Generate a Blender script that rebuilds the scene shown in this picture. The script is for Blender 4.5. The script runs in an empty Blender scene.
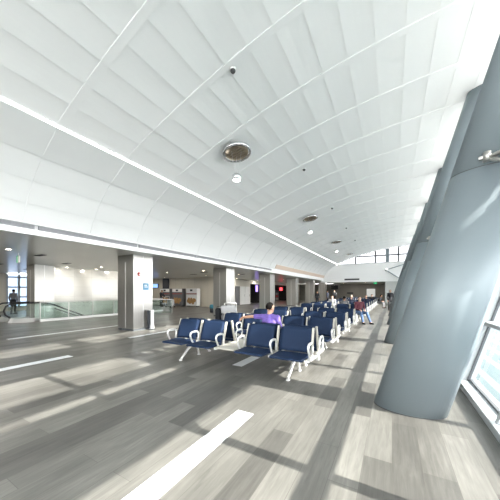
import bpy, bmesh, math, random
from mathutils import Vector, Matrix
random.seed(7)
PI = math.pi
S = bpy.context.scene
C = S.collection

# ------------------------------------------------------------------ materials
def mat(name, col=(.8, .8, .8), rough=.5, metal=0., emit=None, estr=0., spec=.5, coat=0.):
    m = bpy.data.materials.new(name); m.use_nodes = True
    b = m.node_tree.nodes['Principled BSDF']
    b.inputs['Base Color'].default_value = (*col, 1)
    b.inputs['Roughness'].default_value = rough
    b.inputs['Metallic'].default_value = metal
    b.inputs['Specular IOR Level'].default_value = spec
    if coat: b.inputs['Coat Weight'].default_value = coat
    if emit:
        b.inputs['Emission Color'].default_value = (*emit, 1)
        b.inputs['Emission Strength'].default_value = estr
    return m

def noisy(m, scale=(6, 6, 6), amount=.25, bump=0., detail=4):
    """multiply the base colour by a soft procedural noise, optional bump"""
    nt = m.node_tree; N = nt.nodes; L = nt.links
    b = N['Principled BSDF']; col = b.inputs['Base Color'].default_value[:]
    tc = N.new('ShaderNodeTexCoord'); mp = N.new('ShaderNodeMapping'); mp.inputs['Scale'].default_value = scale
    nz = N.new('ShaderNodeTexNoise'); nz.inputs['Scale'].default_value = 1; nz.inputs['Detail'].default_value = detail
    L.new(tc.outputs['Object'], mp.inputs['Vector']); L.new(mp.outputs['Vector'], nz.inputs['Vector'])
    mx = N.new('ShaderNodeMix'); mx.data_type = 'RGBA'
    mx.inputs['A'].default_value = tuple(c * (1 - amount) for c in col[:3]) + (1,)
    mx.inputs['B'].default_value = tuple(min(1, c * (1 + amount)) for c in col[:3]) + (1,)
    L.new(nz.outputs['Fac'], mx.inputs['Factor']); L.new(mx.outputs['Result'], b.inputs['Base Color'])
    if bump:
        bp = N.new('ShaderNodeBump'); bp.inputs['Strength'].default_value = bump; bp.inputs['Distance'].default_value = .01
        L.new(nz.outputs['Fac'], bp.inputs['Height']); L.new(bp.outputs['Normal'], b.inputs['Normal'])
    return m

def glass_mat(name, tint=(.90, .97, .97), refl=.07):
    m = bpy.data.materials.new(name); m.use_nodes = True
    nt = m.node_tree; N = nt.nodes; L = nt.links
    N.remove(N['Principled BSDF']); out = N['Material Output']
    t = N.new('ShaderNodeBsdfTransparent'); t.inputs['Color'].default_value = (*tint, 1)
    g = N.new('ShaderNodeBsdfGlossy'); g.inputs['Roughness'].default_value = .03
    mx = N.new('ShaderNodeMixShader'); lw = N.new('ShaderNodeMapRange')
    ly = N.new('ShaderNodeLayerWeight'); ly.inputs['Blend'].default_value = .5
    pw = N.new('ShaderNodeMath'); pw.operation = 'POWER'; pw.inputs[1].default_value = 4
    L.new(ly.outputs['Facing'], pw.inputs[0]); L.new(pw.outputs[0], lw.inputs['Value'])
    lw.inputs['To Min'].default_value = refl * .7; lw.inputs['To Max'].default_value = .6
    L.new(lw.outputs[0], mx.inputs['Fac']); L.new(t.outputs[0], mx.inputs[1]); L.new(g.outputs[0], mx.inputs[2])
    L.new(mx.outputs[0], out.inputs['Surface'])
    return m

def floor_mat():
    m = mat('wood_vinyl_planks', rough=.38, spec=.45)
    nt = m.node_tree; N = nt.nodes; L = nt.links; b = N['Principled BSDF']
    tc = N.new('ShaderNodeTexCoord'); sep = N.new('ShaderNodeSeparateXYZ'); cmb = N.new('ShaderNodeCombineXYZ')
    L.new(tc.outputs['Object'], sep.inputs[0])
    L.new(sep.outputs['Y'], cmb.inputs['X']); L.new(sep.outputs['X'], cmb.inputs['Y'])
    br = N.new('ShaderNodeTexBrick'); br.offset = .37; br.offset_frequency = 2; br.squash = 1
    br.inputs['Scale'].default_value = 1
    br.inputs['Brick Width'].default_value = 1.3; br.inputs['Row Height'].default_value = .232
    br.inputs['Mortar Size'].default_value = .0022; br.inputs['Mortar Smooth'].default_value = .3
    br.inputs['Bias'].default_value = 0
    br.inputs['Color1'].default_value = (0, 0, 0, 1); br.inputs['Color2'].default_value = (1, 1, 1, 1)
    br.inputs['Mortar'].default_value = (.1, .1, .1, 1)
    L.new(cmb.outputs[0], br.inputs['Vector'])
    ramp = N.new('ShaderNodeValToRGB'); e = ramp.color_ramp.elements
    e[0].position = 0; e[0].color = (.088, .085, .078, 1)
    e[1].position = 1; e[1].color = (.176, .171, .156, 1)
    k = ramp.color_ramp.elements.new(.45); k.color = (.144, .140, .127, 1)
    L.new(br.outputs['Color'], ramp.inputs[0])
    # grain stretched along the plank
    mp = N.new('ShaderNodeMapping'); mp.inputs['Scale'].default_value = (28, 2.2, 1)
    L.new(tc.outputs['Object'], mp.inputs['Vector'])
    nz = N.new('ShaderNodeTexNoise'); nz.inputs['Scale'].default_value = 1; nz.inputs['Detail'].default_value = 6
    nz.inputs['Roughness'].default_value = .65; nz.inputs['Distortion'].default_value = .6
    L.new(mp.outputs[0], nz.inputs['Vector'])
    r2 = N.new('ShaderNodeMapRange'); r2.inputs['From Min'].default_value = .3; r2.inputs['From Max'].default_value = .7
    r2.inputs['To Min'].default_value = .78; r2.inputs['To Max'].default_value = 1.22
    L.new(nz.outputs['Fac'], r2.inputs['Value'])
    mp2 = N.new('ShaderNodeMapping'); mp2.inputs['Scale'].default_value = (3.2, 1.1, 1)
    L.new(tc.outputs['Object'], mp2.inputs['Vector'])
    n2 = N.new('ShaderNodeTexNoise'); n2.inputs['Scale'].default_value = 1; n2.inputs['Detail'].default_value = 5
    L.new(mp2.outputs[0], n2.inputs['Vector'])
    r3 = N.new('ShaderNodeMapRange'); r3.inputs['From Min'].default_value = .3; r3.inputs['From Max'].default_value = .7
    r3.inputs['To Min'].default_value = .82; r3.inputs['To Max'].default_value = 1.18
    L.new(n2.outputs['Fac'], r3.inputs['Value'])
    mu = N.new('ShaderNodeMath'); mu.operation = 'MULTIPLY'
    L.new(r2.outputs[0], mu.inputs[0]); L.new(r3.outputs[0], mu.inputs[1])
    vm = N.new('ShaderNodeVectorMath'); vm.operation = 'SCALE'
    L.new(ramp.outputs['Color'], vm.inputs[0]); L.new(mu.outputs[0], vm.inputs['Scale'])
    # dark joint
    mx = N.new('ShaderNodeMix'); mx.data_type = 'RGBA'
    mx.inputs['B'].default_value = (.1, .095, .085, 1)
    L.new(br.outputs['Fac'], mx.inputs['Factor']); L.new(vm.outputs[0], mx.inputs['A'])
    L.new(mx.outputs['Result'], b.inputs['Base Color'])
    bp = N.new('ShaderNodeBump'); bp.inputs['Strength'].default_value = .12; bp.inputs['Distance'].default_value = .004
    L.new(nz.outputs['Fac'], bp.inputs['Height']); L.new(bp.outputs['Normal'], b.inputs['Normal'])
    return m

def panel_mat(name, col, w, h, axis, joint=.55, rough=.3, metal=0., var=.06):
    """flat panels with fine joints; axis = which horizontal object axis runs along the wall"""
    m = mat(name, col, rough, metal)
    nt = m.node_tree; N = nt.nodes; L = nt.links; b = N['Principled BSDF']
    tc = N.new('ShaderNodeTexCoord'); sep = N.new('ShaderNodeSeparateXYZ'); cmb = N.new('ShaderNodeCombineXYZ')
    L.new(tc.outputs['Object'], sep.inputs[0])
    L.new(sep.outputs[axis], cmb.inputs['X']); L.new(sep.outputs['Z'], cmb.inputs['Y'])
    br = N.new('ShaderNodeTexBrick'); br.offset = 0; br.inputs['Scale'].default_value = 1
    br.inputs['Brick Width'].default_value = w; br.inputs['Row Height'].default_value = h
    br.inputs['Mortar Size'].default_value = .008
    br.inputs['Color1'].default_value = tuple(c * (1 - var) for c in col) + (1,)
    br.inputs['Color2'].default_value = tuple(min(1, c * (1 + var)) for c in col) + (1,)
    br.inputs['Mortar'].default_value = tuple(c * joint for c in col) + (1,)
    L.new(cmb.outputs[0], br.inputs['Vector']); L.new(br.outputs['Color'], b.inputs['Base Color'])
    return m

def steel_mat(name, col, rough=.32):
    m = mat(name, col, rough, .85)
    nt = m.node_tree; N = nt.nodes; L = nt.links; b = N['Principled BSDF']
    tc = N.new('ShaderNodeTexCoord'); mp = N.new('ShaderNodeMapping'); mp.inputs['Scale'].default_value = (60, 60, 1.2)
    nz = N.new('ShaderNodeTexNoise'); nz.inputs['Scale'].default_value = 1; nz.inputs['Detail'].default_value = 3
    L.new(tc.outputs['Object'], mp.inputs['Vector']); L.new(mp.outputs[0], nz.inputs['Vector'])
    r = N.new('ShaderNodeMapRange'); r.inputs['To Min'].default_value = rough * .8; r.inputs['To Max'].default_value = rough * 1.3
    L.new(nz.outputs['Fac'], r.inputs['Value']); L.new(r.outputs[0], b.inputs['Roughness'])
    mx = N.new('ShaderNodeMix'); mx.data_type = 'RGBA'
    mx.inputs['A'].default_value = tuple(c * .82 for c in col) + (1,); mx.inputs['B'].default_value = tuple(min(1, c * 1.15) for c in col) + (1,)
    L.new(nz.outputs['Fac'], mx.inputs['Factor']); L.new(mx.outputs['Result'], b.inputs['Base Color'])
    return m

def apron_mat():
    m = mat('apron_concrete', (.40, .47, .49), .8)
    nt = m.node_tree; N = nt.nodes; L = nt.links; b = N['Principled BSDF']
    tc = N.new('ShaderNodeTexCoord'); sep = N.new('ShaderNodeSeparateXYZ'); L.new(tc.outputs['Object'], sep.inputs[0])
    mo = N.new('ShaderNodeMath'); mo.operation = 'PINGPONG'; mo.inputs[1].default_value = .9
    L.new(sep.outputs['X'], mo.inputs[0])
    gt = N.new('ShaderNodeMath'); gt.operation = 'GREATER_THAN'; gt.inputs[1].default_value = .62
    L.new(mo.outputs[0], gt.inputs[0])
    lt = N.new('ShaderNodeMath'); lt.operation = 'LESS_THAN'; lt.inputs[1].default_value = 14
    L.new(sep.outputs['X'], lt.inputs[0])
    ml = N.new('ShaderNodeMath'); ml.operation = 'MULTIPLY'; L.new(gt.outputs[0], ml.inputs[0]); L.new(lt.outputs[0], ml.inputs[1])
    nz = N.new('ShaderNodeTexNoise'); nz.inputs['Scale'].default_value = .6; L.new(tc.outputs['Object'], nz.inputs['Vector'])
    m2 = N.new('ShaderNodeMix'); m2.data_type = 'RGBA'
    m2.inputs['A'].default_value = (.020, .042, .046, 1); m2.inputs['B'].default_value = (.035, .062, .067, 1)
    L.new(nz.outputs['Fac'], m2.inputs['Factor'])
    mx = N.new('ShaderNodeMix'); mx.data_type = 'RGBA'; mx.inputs['B'].default_value = (.085, .10, .105, 1)
    L.new(m2.outputs['Result'], mx.inputs['A']); L.new(ml.outputs[0], mx.inputs['Factor'])
    L.new(mx.outputs['Result'], b.inputs['Base Color'])
    return m

M = {}
M['floor'] = floor_mat()
M['ceiling'] = noisy(mat('ceiling_panel_white', (.92, .917, .913), .55), (1, 1, 1), .012)
M['cove'] = noisy(mat('cove_white_toned_down', (.74, .745, .74), .55), (1, 1, 1), .012)  # ceiling white made greyer in the colour to offset strong window light
M['white'] = noisy(mat('white_painted_board', (.86, .86, .855), .5), (1, 1, 1), .015)
M['soffit'] = noisy(mat('satin_low_ceiling', (.88, .88, .85), .25), (.6, .6, .6), .05)
M['stripe'] = noisy(mat('white_floor_inlay', (.82, .84, .86), .42), (9, 9, 9), .03)
M['colpaint'] = noisy(mat('grey_blue_satin_cladding', (.205, .245, .268), .46, .15), (1.5, 1.5, 1.5), .03)
M['seam'] = noisy(mat('dark_joint', (.10, .11, .12), .6), (9, 9, 9), .1)
M['frame'] = noisy(mat('pale_aluminium_frame', (.46, .49, .51), .4, .1), (4, 4, 4), .03)
M['darkframe'] = noisy(mat('grey_window_frame', (.12, .125, .13), .5), (4, 4, 4), .05)
M['glass'] = glass_mat('clear_facade_glass', (.96, .966, .956))
M['dimmed'] = glass_mat('dimmed_clerestory_glass', (.21, .215, .225))  # tint darkened to hold back the bright sky, no real frit
M['tinted'] = glass_mat('tinted_window_glass', (.34, .39, .46))
M['bglass'] = glass_mat('green_balustrade_glass', (.86, .93, .90), .16)
M['blue'] = noisy(mat('navy_upholstery', (.012, .025, .060), .6, spec=.15), (40, 40, 40), .12, .05)
M['silver'] = noisy(mat('polished_cast_aluminium', (.80, .80, .78), .28, .55), (12, 12, 12), .05)
M['cream'] = noisy(mat('cream_laminate', (.50, .48, .43), .4), (10, 10, 10), .04)
M['beam'] = noisy(mat('grey_beam_paint', (.52, .52, .50), .4, .3), (10, 10, 10), .05)
M['rubber'] = noisy(mat('black_rubber', (.012, .012, .013), .45), (12, 12, 12), .2)
M['steel'] = steel_mat('brushed_stainless', (.47, .46, .44), .30)
M['chrome'] = noisy(mat('chrome', (.75, .75, .76), .12, 1.), (8, 8, 8), .03)
M['bronze'] = noisy(mat('brass_reflector', (.45, .37, .28), .28, .9), (12, 12, 12), .3)
M['tan'] = panel_mat('tan_wall_panels', (.55, .51, .43), .9, 3.2, 'X', .6, .4)
M['tan_y'] = panel_mat('tan_wall_panels_side', (.62, .59, .52), 1.1, 3.2, 'Y', .6, .35)
M['beige'] = panel_mat('glossy_beige_panels', (.69, .68, .64), 1.05, .62, 'Y', .82, .17, .12)
M['greywall'] = panel_mat('dark_grey_panels', (.24, .235, .215), 1.6, 3.2, 'X', .6, .5)
M['lightgrey'] = panel_mat('light_grey_panels', (.55, .56, .55), .8, 1.4, 'X', .8, .45)
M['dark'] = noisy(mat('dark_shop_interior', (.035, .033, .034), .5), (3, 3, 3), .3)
M['pit'] = noisy(mat('escalator_pit_lining', (.12, .125, .13), .6), (3, 3, 3), .2)
M['step'] = noisy(mat('ribbed_step_metal', (.22, .22, .22), .4, .6), (40, 3, 3), .3)
M['vent'] = noisy(mat('vent_dark', (.05, .05, .052), .6), (20, 20, 20), .2)
M['grille'] = noisy(mat('grille_grey', (.40, .40, .42), .5, .2), (12, 30, 12), .25)
M['lamp'] = mat('lamp_white', (.9, .9, .9), .5, 0, (1, .97, .92), 9)
M['downlamp'] = mat('downlight_warm', (.9, .9, .85), .5, 0, (1, .86, .66), 14)
M['slotlight'] = mat('slot_light', (.9, .9, .9), .5, 0, (1, .995, .985), 2.6)
M['covewarm'] = mat('peach_cove_diffuser', (.52, .44, .37), .5, 0, (1, .70, .50), .10)  # diffuser band with the cove's warm glow tinted into its base colour
M['red'] = mat('red_paint', (.45, .03, .03), .45)
M['signblue'] = mat('blue_sign_face', (.10, .26, .42), .4)
M['teal'] = mat('teal_plastic', (.03, .17, .24), .45)
M['green'] = mat('green_sign', (.02, .28, .12), .4, 0, (.03, .6, .2), .35)
M['plastic_white'] = mat('white_plastic', (.78, .78, .77), .45)
M['redneon'] = mat('red_lit_sign', (.5, .03, .04), .4, 0, (1, .05, .06), 2.2)
M['purple_lit'] = mat('violet_lit_display', (.3, .2, .6), .4, 0, (.35, .22, 1), 1.6)
M['blue_lit'] = mat('blue_lit_screen', (.1, .2, .5), .3, 0, (.25, .42, .85), .9)
M['pale_lit'] = mat('pale_lit_panel', (.6, .6, .58), .4, 0, (.8, .85, .85), .22)
M['apron'] = apron_mat()
M['shelf'] = noisy(mat('grey_sun_blocker', (.42, .42, .41), .6), (2, 2, 2), .05)
M['skin'] = noisy(mat('skin', (.52, .30, .20), .5), (14, 14, 14), .06)
M['skin_pale'] = noisy(mat('skin_pale', (.62, .40, .30), .5), (14, 14, 14), .06)
M['hair'] = noisy(mat('black_hair', (.006, .005, .0045), .85, spec=.1), (60, 60, 20), .4)
M['hair_grey'] = noisy(mat('pale_hair', (.42, .36, .28), .5), (60, 60, 20), .3)
M['purple'] = noisy(mat('violet_cotton', (.155, .10, .38), .8), (30, 30, 30), .08)
M['maroon'] = noisy(mat('maroon_knit', (.10, .022, .035), .8), (40, 40, 40), .15)
M['denim'] = noisy(mat('blue_denim', (.07, .13, .26), .8), (50, 50, 50), .2)
M['black_cloth'] = noisy(mat('black_cloth', (.014, .015, .02), .8), (30, 30, 30), .2)
M['navy_cloth'] = noisy(mat('navy_cloth', (.018, .024, .05), .8), (30, 30, 30), .2)
M['white_cloth'] = noisy(mat('white_cloth', (.42, .42, .43), .8), (20, 20, 20), .06)
M['grey_cloth'] = noisy(mat('grey_cloth', (.16, .16, .17), .8), (20, 20, 20), .15)
M['eye'] = mat('dark_eye', (.02, .015, .012), .2)
M['lip'] = mat('lip', (.34, .12, .10), .5)
M['food'] = noisy(mat('golden_food_print', (.42, .24, .09), .5), (14, 14, 14), .75)
M['brownband'] = mat('red_brown_band', (.27, .06, .05), .45)
M['ink'] = mat('dark_print', (.03, .035, .045), .5)

# ------------------------------------------------------------------ geometry helpers
def add_box(bm, x0, x1, y0, y1, z0, z1, bev=0.):
    r = bmesh.ops.create_cube(bm, size=1)
    vs = r['verts']
    for v in vs:
        v.co = Vector(((x0 + x1) / 2 + v.co.x * (x1 - x0), (y0 + y1) / 2 + v.co.y * (y1 - y0), (z0 + z1) / 2 + v.co.z * (z1 - z0)))
    if bev:
        es = {e for v in vs for e in v.link_edges}
        bmesh.ops.bevel(bm, geom=list(es), offset=bev, segments=2, profile=.6, affect='EDGES')

def frame_of(d):
    d = d.normalized(); a = Vector((0, 0, 1)) if abs(d.z) < .9 else Vector((0, 1, 0))
    u = d.cross(a).normalized(); return u, u.cross(d).normalized()

def add_tube(bm, path, r, n=10, closed=False):
    P = [Vector(p) for p in path]; rs = r if isinstance(r, (list, tuple)) else [r] * len(P)
    rings = []; u = None
    K = len(P)
    for i, p in enumerate(P):
        if closed: d = (P[(i + 1) % K] - P[i - 1])
        else: d = P[min(i + 1, K - 1)] - P[max(i - 1, 0)]
        d.normalize()
        if u is None: u, _ = frame_of(d)
        u = (u - d * u.dot(d)).normalized(); w = d.cross(u)
        rings.append([bm.verts.new(p + (u * math.cos(2 * PI * k / n) + w * math.sin(2 * PI * k / n)) * rs[i]) for k in range(n)])
    for i in range(K if closed else K - 1):
        a, b = rings[i], rings[(i + 1) % K]
        for k in range(n):
            f = bm.faces.new((a[k], a[(k + 1) % n], b[(k + 1) % n], b[k])); f.smooth = True
    if not closed:
        bm.faces.new(list(reversed(rings[0]))); bm.faces.new(rings[-1])

def add_bar(bm, p, q, w, h, up=(0, 0, 1)):
    """rectangular bar from p to q, w across, h along up"""
    p, q = Vector(p), Vector(q); d = (q - p).normalized(); s = d.cross(Vector(up)).normalized(); t = s.cross(d)
    vs = []
    for e in (p, q):
        for a, b in ((-1, -1), (1, -1), (1, 1), (-1, 1)):
            vs.append(bm.verts.new(e + s * a * w / 2 + t * b * h / 2))
    for f in ((3, 2, 1, 0), (4, 5, 6, 7), (0, 1, 5, 4), (1, 2, 6, 5), (2, 3, 7, 6), (3, 0, 4, 7)):
        bm.faces.new([vs[i] for i in f])

def add_lathe(bm, prof, c=(0, 0, 0), n=24):
    c = Vector(c); rings = []
    for r, z in prof:
        rings.append([bm.verts.new(c + Vector((max(r, 1e-4) * math.cos(2 * PI * k / n), max(r, 1e-4) * math.sin(2 * PI * k / n), z))) for k in range(n)])
    for a, b in zip(rings, rings[1:]):
        for k in range(n):
            f = bm.faces.new((a[k], a[(k + 1) % n], b[(k + 1) % n], b[k])); f.smooth = True

def add_ball(bm, c, s, sub=2):
    r = bmesh.ops.create_icosphere(bm, subdivisions=sub, radius=1)
    for v in r['verts']:
        v.co = Vector((c[0] + v.co.x * s[0], c[1] + v.co.y * s[1], c[2] + v.co.z * s[2]))
        for f in v.link_faces: f.smooth = True

def add_quad(bm, *pts):
    bm.faces.new([bm.verts.new(Vector(p)) for p in pts])

def mesh_of(name, bm, m, normals=True):
    if normals: bmesh.ops.recalc_face_normals(bm, faces=bm.faces[:])
    me = bpy.data.meshes.new(name); bm.to_mesh(me); bm.free()
    me.materials.append(m); return me

def link(name, me, parent=None, loc=(0, 0, 0), rz=0.):
    o = bpy.data.objects.new(name, me); C.objects.link(o)
    o.location = loc; o.rotation_euler = (0, 0, rz)
    if parent: o.parent = parent
    return o

def obj(name, bm, m, parent=None, loc=(0, 0, 0), rz=0.):
    return link(name, mesh_of(name, bm, m), parent, loc, rz)

def tag(o, label, cat, group=None, kind=None):
    o['label'] = label; o['category'] = cat
    if group: o['group'] = group
    if kind: o['kind'] = kind
    return o

def thing(name, label, cat, loc=(0, 0, 0), rz=0., group=None):
    o = bpy.data.objects.new(name, None); C.objects.link(o); o.empty_display_size = .1
    o.location = loc; o.rotation_euler = (0, 0, rz)
    return tag(o, label, cat, group)

def struct(name, bm, m, parent=None, label=None, cat=None):
    o = obj(name, bm, m, parent)
    if not parent:
        o['kind'] = 'structure'
        if label: o['label'] = label; o['category'] = cat
    return o

def boxes(*bs, bev=0.):
    bm = bmesh.new()
    for b in bs: add_box(bm, *b, bev=bev)
    return bm

def dup(root, loc, label, group=None, rz=None):
    r = root.copy(); C.objects.link(r); r.location = loc; r['label'] = label
    if rz is not None: r.rotation_euler = (0, 0, rz)
    if group: r['group'] = group
    for ch in list(root.children):
        c = ch.copy(); C.objects.link(c); c.parent = r
        for g in list(ch.children):
            d = g.copy(); C.objects.link(d); d.parent = c
    return r

# ------------------------------------------------------------------ constants of the hall (metres)
LEAN = .289                # outward lean of the glazed side
Y0, Y1 = -9.0, 34.0        # vaulted hall
YB = 47.0                  # back wall of the low far zone
XF = -8.0                  # fascia of the low ceiling
ZS = 3.0                  # low ceiling height
SUNT = .56                 # tangent of the sun's elevation
FX = lambda z: .97 + LEAN * z

# ------------------------------------------------------------------ floor
bm = bmesh.new()
T = -.25
add_box(bm, -26.5, -17.45, Y0, 50, T, 0)
add_box(bm, -17.45, -15.85, Y0, 5.2, T, 0)
add_box(bm, -17.45, -15.85, 11.5, 50, T, 0)
add_box(bm, -15.85, 1.05, Y0, 50, T, 0)
struct('floor', bm, M['floor'], None, 'grey wood-look plank floor of the departure hall', 'floor')

def stripe(x0, x1, y0, y1, label):
    o = obj('floor_stripe', boxes((x0, x1, y0, y1, .0005, .003)), M['stripe'])
    tag(o, label, 'floor stripe', 'white inlaid floor stripes')
stripe(-1.75, -1.52, .35, 2.78, 'long white floor stripe in the foreground, nearest the camera')
stripe(-2.93, -2.70, 4.42, 5.25, 'short white floor stripe lying under the frontmost bench')
stripe(-6.85, -6.62, 1.2, 3.13, 'white floor stripe at the left edge among the sun patches')
stripe(-10.95, -10.72, 3.2, 7.4, 'pale floor stripe painted as a bluish reflection in front of the escalator balustrade')  # pale stripe painted in place of a bluish reflection on the floor
stripe(-7.72, -7.55, 5.3, 8.6, 'pale floor stripe painted as a sunlit band just in front of the nearest steel-clad column')  # white stripe painted in place of a band of sun

# ------------------------------------------------------------------ vaulted ceiling
def vz(x): return 5.12 + .306 * (x + 6.2) - .02574 * (x + 6.2) * (x + 1.69)
def vault_profile():
    xs0, xs1, n = -6.2, 2.92, 17
    pts = []
    for k in range(n):
        a = xs0 + (xs1 - xs0) * k / n; b = xs0 + (xs1 - xs0) * (k + 1) / n
        for j in range(6):
            t = j / 5; x = a + (b - a) * t
            off = .010 * (1 - t) - .008 * math.sin(PI * t)      # lapped, gently billowed panels
            pts.append((x, vz(x) - off))
    return pts
def cove_profile():
    ctrl = [(-8.0, 3.32), (-7.78, 3.72), (-7.42, 4.18), (-6.95, 4.62), (-6.235, 5.05)]
    pts = []
    for (ax, az), (bx, bz) in zip(ctrl, ctrl[1:]):
        for j in range(6):
            t = j / 5; x = ax + (bx - ax) * t; z = az + (bz - az) * t
            off = .014 * (1 - t) - .008 * math.sin(PI * t)
            nx, nz = (bz - az), -(bx - ax); l = math.hypot(nx, nz)
            pts.append((x + off * nx / l, z + off * nz / l))
    return pts
bm = bmesh.new()
def sheet(pts, y0, y1, flip=False, back=.12):
    """thin solid shell: the profile swept along the hall"""
    ns = 1
    a = [bm.verts.new((x, y0, z)) for x, z in pts]; b = [bm.verts.new((x, y1, z)) for x, z in pts]
    for i in range(len(pts) - 1):
        f = bm.faces.new((a[i], a[i + 1], b[i + 1], b[i])); f.smooth = False
VP, CP = vault_profile(), cove_profile()
sheet(VP, Y0, Y1)
# upper skin so that no light leaks through
add_box(bm, -6.45, -6.15, Y0, Y1, 5.30, 5.36)
def rib(pts, y, w=.15, h=.002, every=1):
    n = len(pts)
    for i in range(0, n - 1):
        (ax, az), (bx, bz) = pts[i], pts[i + 1]
        if abs(ax - bx) < 1e-5: continue
        add_quad(bm, (ax, y - w / 2, az - h), (bx, y - w / 2, bz - h), (bx, y + w / 2, bz - h), (ax, y + w / 2, az - h))
        add_quad(bm, (ax, y - w / 2, az - h), (ax, y - w / 2, az + .04), (bx, y - w / 2, bz + .04), (bx, y - w / 2, bz - h))
        add_quad(bm, (ax, y + w / 2, az - h), (bx, y + w / 2, bz - h), (bx, y + w / 2, bz + .04), (ax, y + w / 2, az + .04))
SM = [(-6.2 + 9.12 * k / 40, vz(-6.2 + 9.12 * k / 40) - .009) for k in range(41)]
k = -7
while 2.7 + 1.6 * k < Y1:
    y = 2.7 + 1.6 * k
    if y > Y0 + .1:
        rib(SM, y)
    k += 1
me = mesh_of('ceiling', bm, M['ceiling'], False)
cl = link('ceiling', me); cl['kind'] = 'structure'; cl['label'] = 'white vaulted panel ceiling over the hall'; cl['category'] = 'ceiling'
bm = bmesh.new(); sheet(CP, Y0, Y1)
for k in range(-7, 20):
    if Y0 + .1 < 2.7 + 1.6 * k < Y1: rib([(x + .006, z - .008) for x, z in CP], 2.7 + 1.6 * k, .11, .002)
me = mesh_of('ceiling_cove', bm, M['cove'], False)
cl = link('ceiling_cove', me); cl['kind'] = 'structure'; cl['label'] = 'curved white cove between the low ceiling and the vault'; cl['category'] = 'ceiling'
# slot housing between the cove and the vault
bm = boxes((-6.25, -6.24, Y0, Y1, 5.05, 5.34), (-6.2, -6.18, Y0, Y1, 5.09, 5.36))
struct('trim_1', bm, M['white'])
bm = boxes((-6.239, -6.205, Y0, Y1, 5.075, 5.10))
tag(obj('linear_light', bm, M['slotlight']), 'continuous glowing white linear light slot running along the left of the vault', 'light')
# roof slab over everything (keeps sun and sky out)
bm = bmesh.new()
add_box(bm, -8.3, 3.25, Y0, Y1, 7.15, 7.3); add_box(bm, -8.35, -8.2, Y0, Y1, 3.3, 7.3)
struct('ceiling_roof', bm, M['white'])

# fascia and low ceiling
bm = bmesh.new()
add_box(bm, XF - .12, XF, Y0, Y1, ZS, 3.14); add_box(bm, XF - .12, XF, Y0, Y1, 3.27, 3.34)
add_box(bm, XF - .3, XF - .12, Y0, Y1, ZS + .02, 3.31)
struct('trim_2', bm, M['white'], None, 'white fascia band along the edge of the low ceiling', 'fascia')
bm = bmesh.new()
YG = 17.5
n = 0; y = Y0
while y < YG:
    add_box(bm, XF - .10, XF - .05, y, min(y + 2.9, YG), 3.145, 3.265); y += 3.0
for z in (3.155, 3.177, 3.199, 3.221, 3.243):
    y = Y0
    while y < YG:
        add_box(bm, XF - .05, XF - .012, y, min(y + 2.9, YG), z, z + .009); y += 3.0
tag(obj('linear_air_grille', bm, M['grille']), 'long grey slatted air grille set in the white fascia', 'air grille')
bm = boxes((XF - .12, XF, YG, Y1, 3.13, 3.28)); struct('trim_6', bm, M['white'])
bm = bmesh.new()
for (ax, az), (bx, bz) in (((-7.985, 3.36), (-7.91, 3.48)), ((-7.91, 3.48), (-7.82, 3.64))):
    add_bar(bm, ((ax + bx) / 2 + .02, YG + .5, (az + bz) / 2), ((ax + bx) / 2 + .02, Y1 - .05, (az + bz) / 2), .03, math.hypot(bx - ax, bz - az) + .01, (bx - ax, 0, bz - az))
tag(obj('cove_light', bm, M['covewarm']), 'cove light band tinted like its warm glow, toward the far end', 'light')

bm = bmesh.new()
add_box(bm, -26.5, XF - .1, Y0, 50, ZS, ZS + .1)
struct('ceiling_low', bm, M['soffit'], None, 'satin grey low ceiling over the left concourse', 'ceiling')
bm = bmesh.new(); add_box(bm, XF - .1, 1.4, Y1 + .25, 50, 2.8, 2.9)
struct('ceiling_far', bm, M['soffit'])

# ------------------------------------------------------------------ walls
struct('wall_left', boxes((-26.7, -26.5, Y0, 7.75, 0, ZS), (-26.7, -26.5, 12.6, 50, 0, ZS), (-26.7, -26.5, 7.75, 12.6, 0, .25)), M['tan_y'])
w = struct('window_2', boxes(*[(-26.66, -26.54, y, y + .14, .25, ZS) for y in (7.75, 8.5, 9.3, 10.1, 10.9, 11.7, 12.46)],
                             *[(-26.66, -26.54, 7.75, 12.6, z, z + .11) for z in (.25, 1.05, 1.85, 2.65)]), M['frame'], None, 'bright window with white frames at the far left', 'window')
obj('pane', boxes((-26.61, -26.59, 7.8, 12.55, .28, 2.9)), M['tinted'], w)
struct('wall_concourse', boxes((-18.6, -17.6, 6.9, 12.6, 0, ZS)), M['beige'], None, 'glossy beige panelled wall behind the escalator', 'wall')
struct('wall_kiosk', boxes((-26.5, -15.5, 20, 20.2, 0, ZS)), M['tan'])
# shop wall running down the left, with two openings and two doors
XW = -15.5
struct('wall_shops', boxes((XW - .2, XW, 20.2, 27.5, 0, ZS), (XW - .2, XW, 31, 35.1, 0, ZS), (XW - .2, XW, 40.4, 50, 0, ZS),
                           (XW - .2, XW, 27.5, 31, 2.5, ZS), (XW - .2, XW, 35.1, 40.4, 2.55, ZS)), M['tan_y'])
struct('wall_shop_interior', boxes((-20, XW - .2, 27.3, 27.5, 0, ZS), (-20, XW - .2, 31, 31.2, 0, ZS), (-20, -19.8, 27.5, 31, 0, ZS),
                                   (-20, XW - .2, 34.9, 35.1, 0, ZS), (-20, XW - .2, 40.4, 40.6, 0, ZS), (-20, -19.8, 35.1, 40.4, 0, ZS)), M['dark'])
def door(n, y0, y1, m, label):
    d = struct('door_%d' % n, boxes((XW, XW + .05, y0, y1, 0, 2.15), bev=.008), m, None, label, 'door')
    obj('door_handle', boxes((XW + .05, XW + .10, y1 - .16, y1 - .12, .95, 1.2), bev=.006), M['chrome'], d)
door(1, 23.95, 24.9, M['grey_cloth'], 'dark grey door in the tan wall behind the second steel column')
door(2, 25.0, 26.1, M['plastic_white'], 'white service door just right of the dark grey door')
door(3, 26.15, 27.25, M['plastic_white'], 'white service door next to the shop with the violet display')

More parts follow.
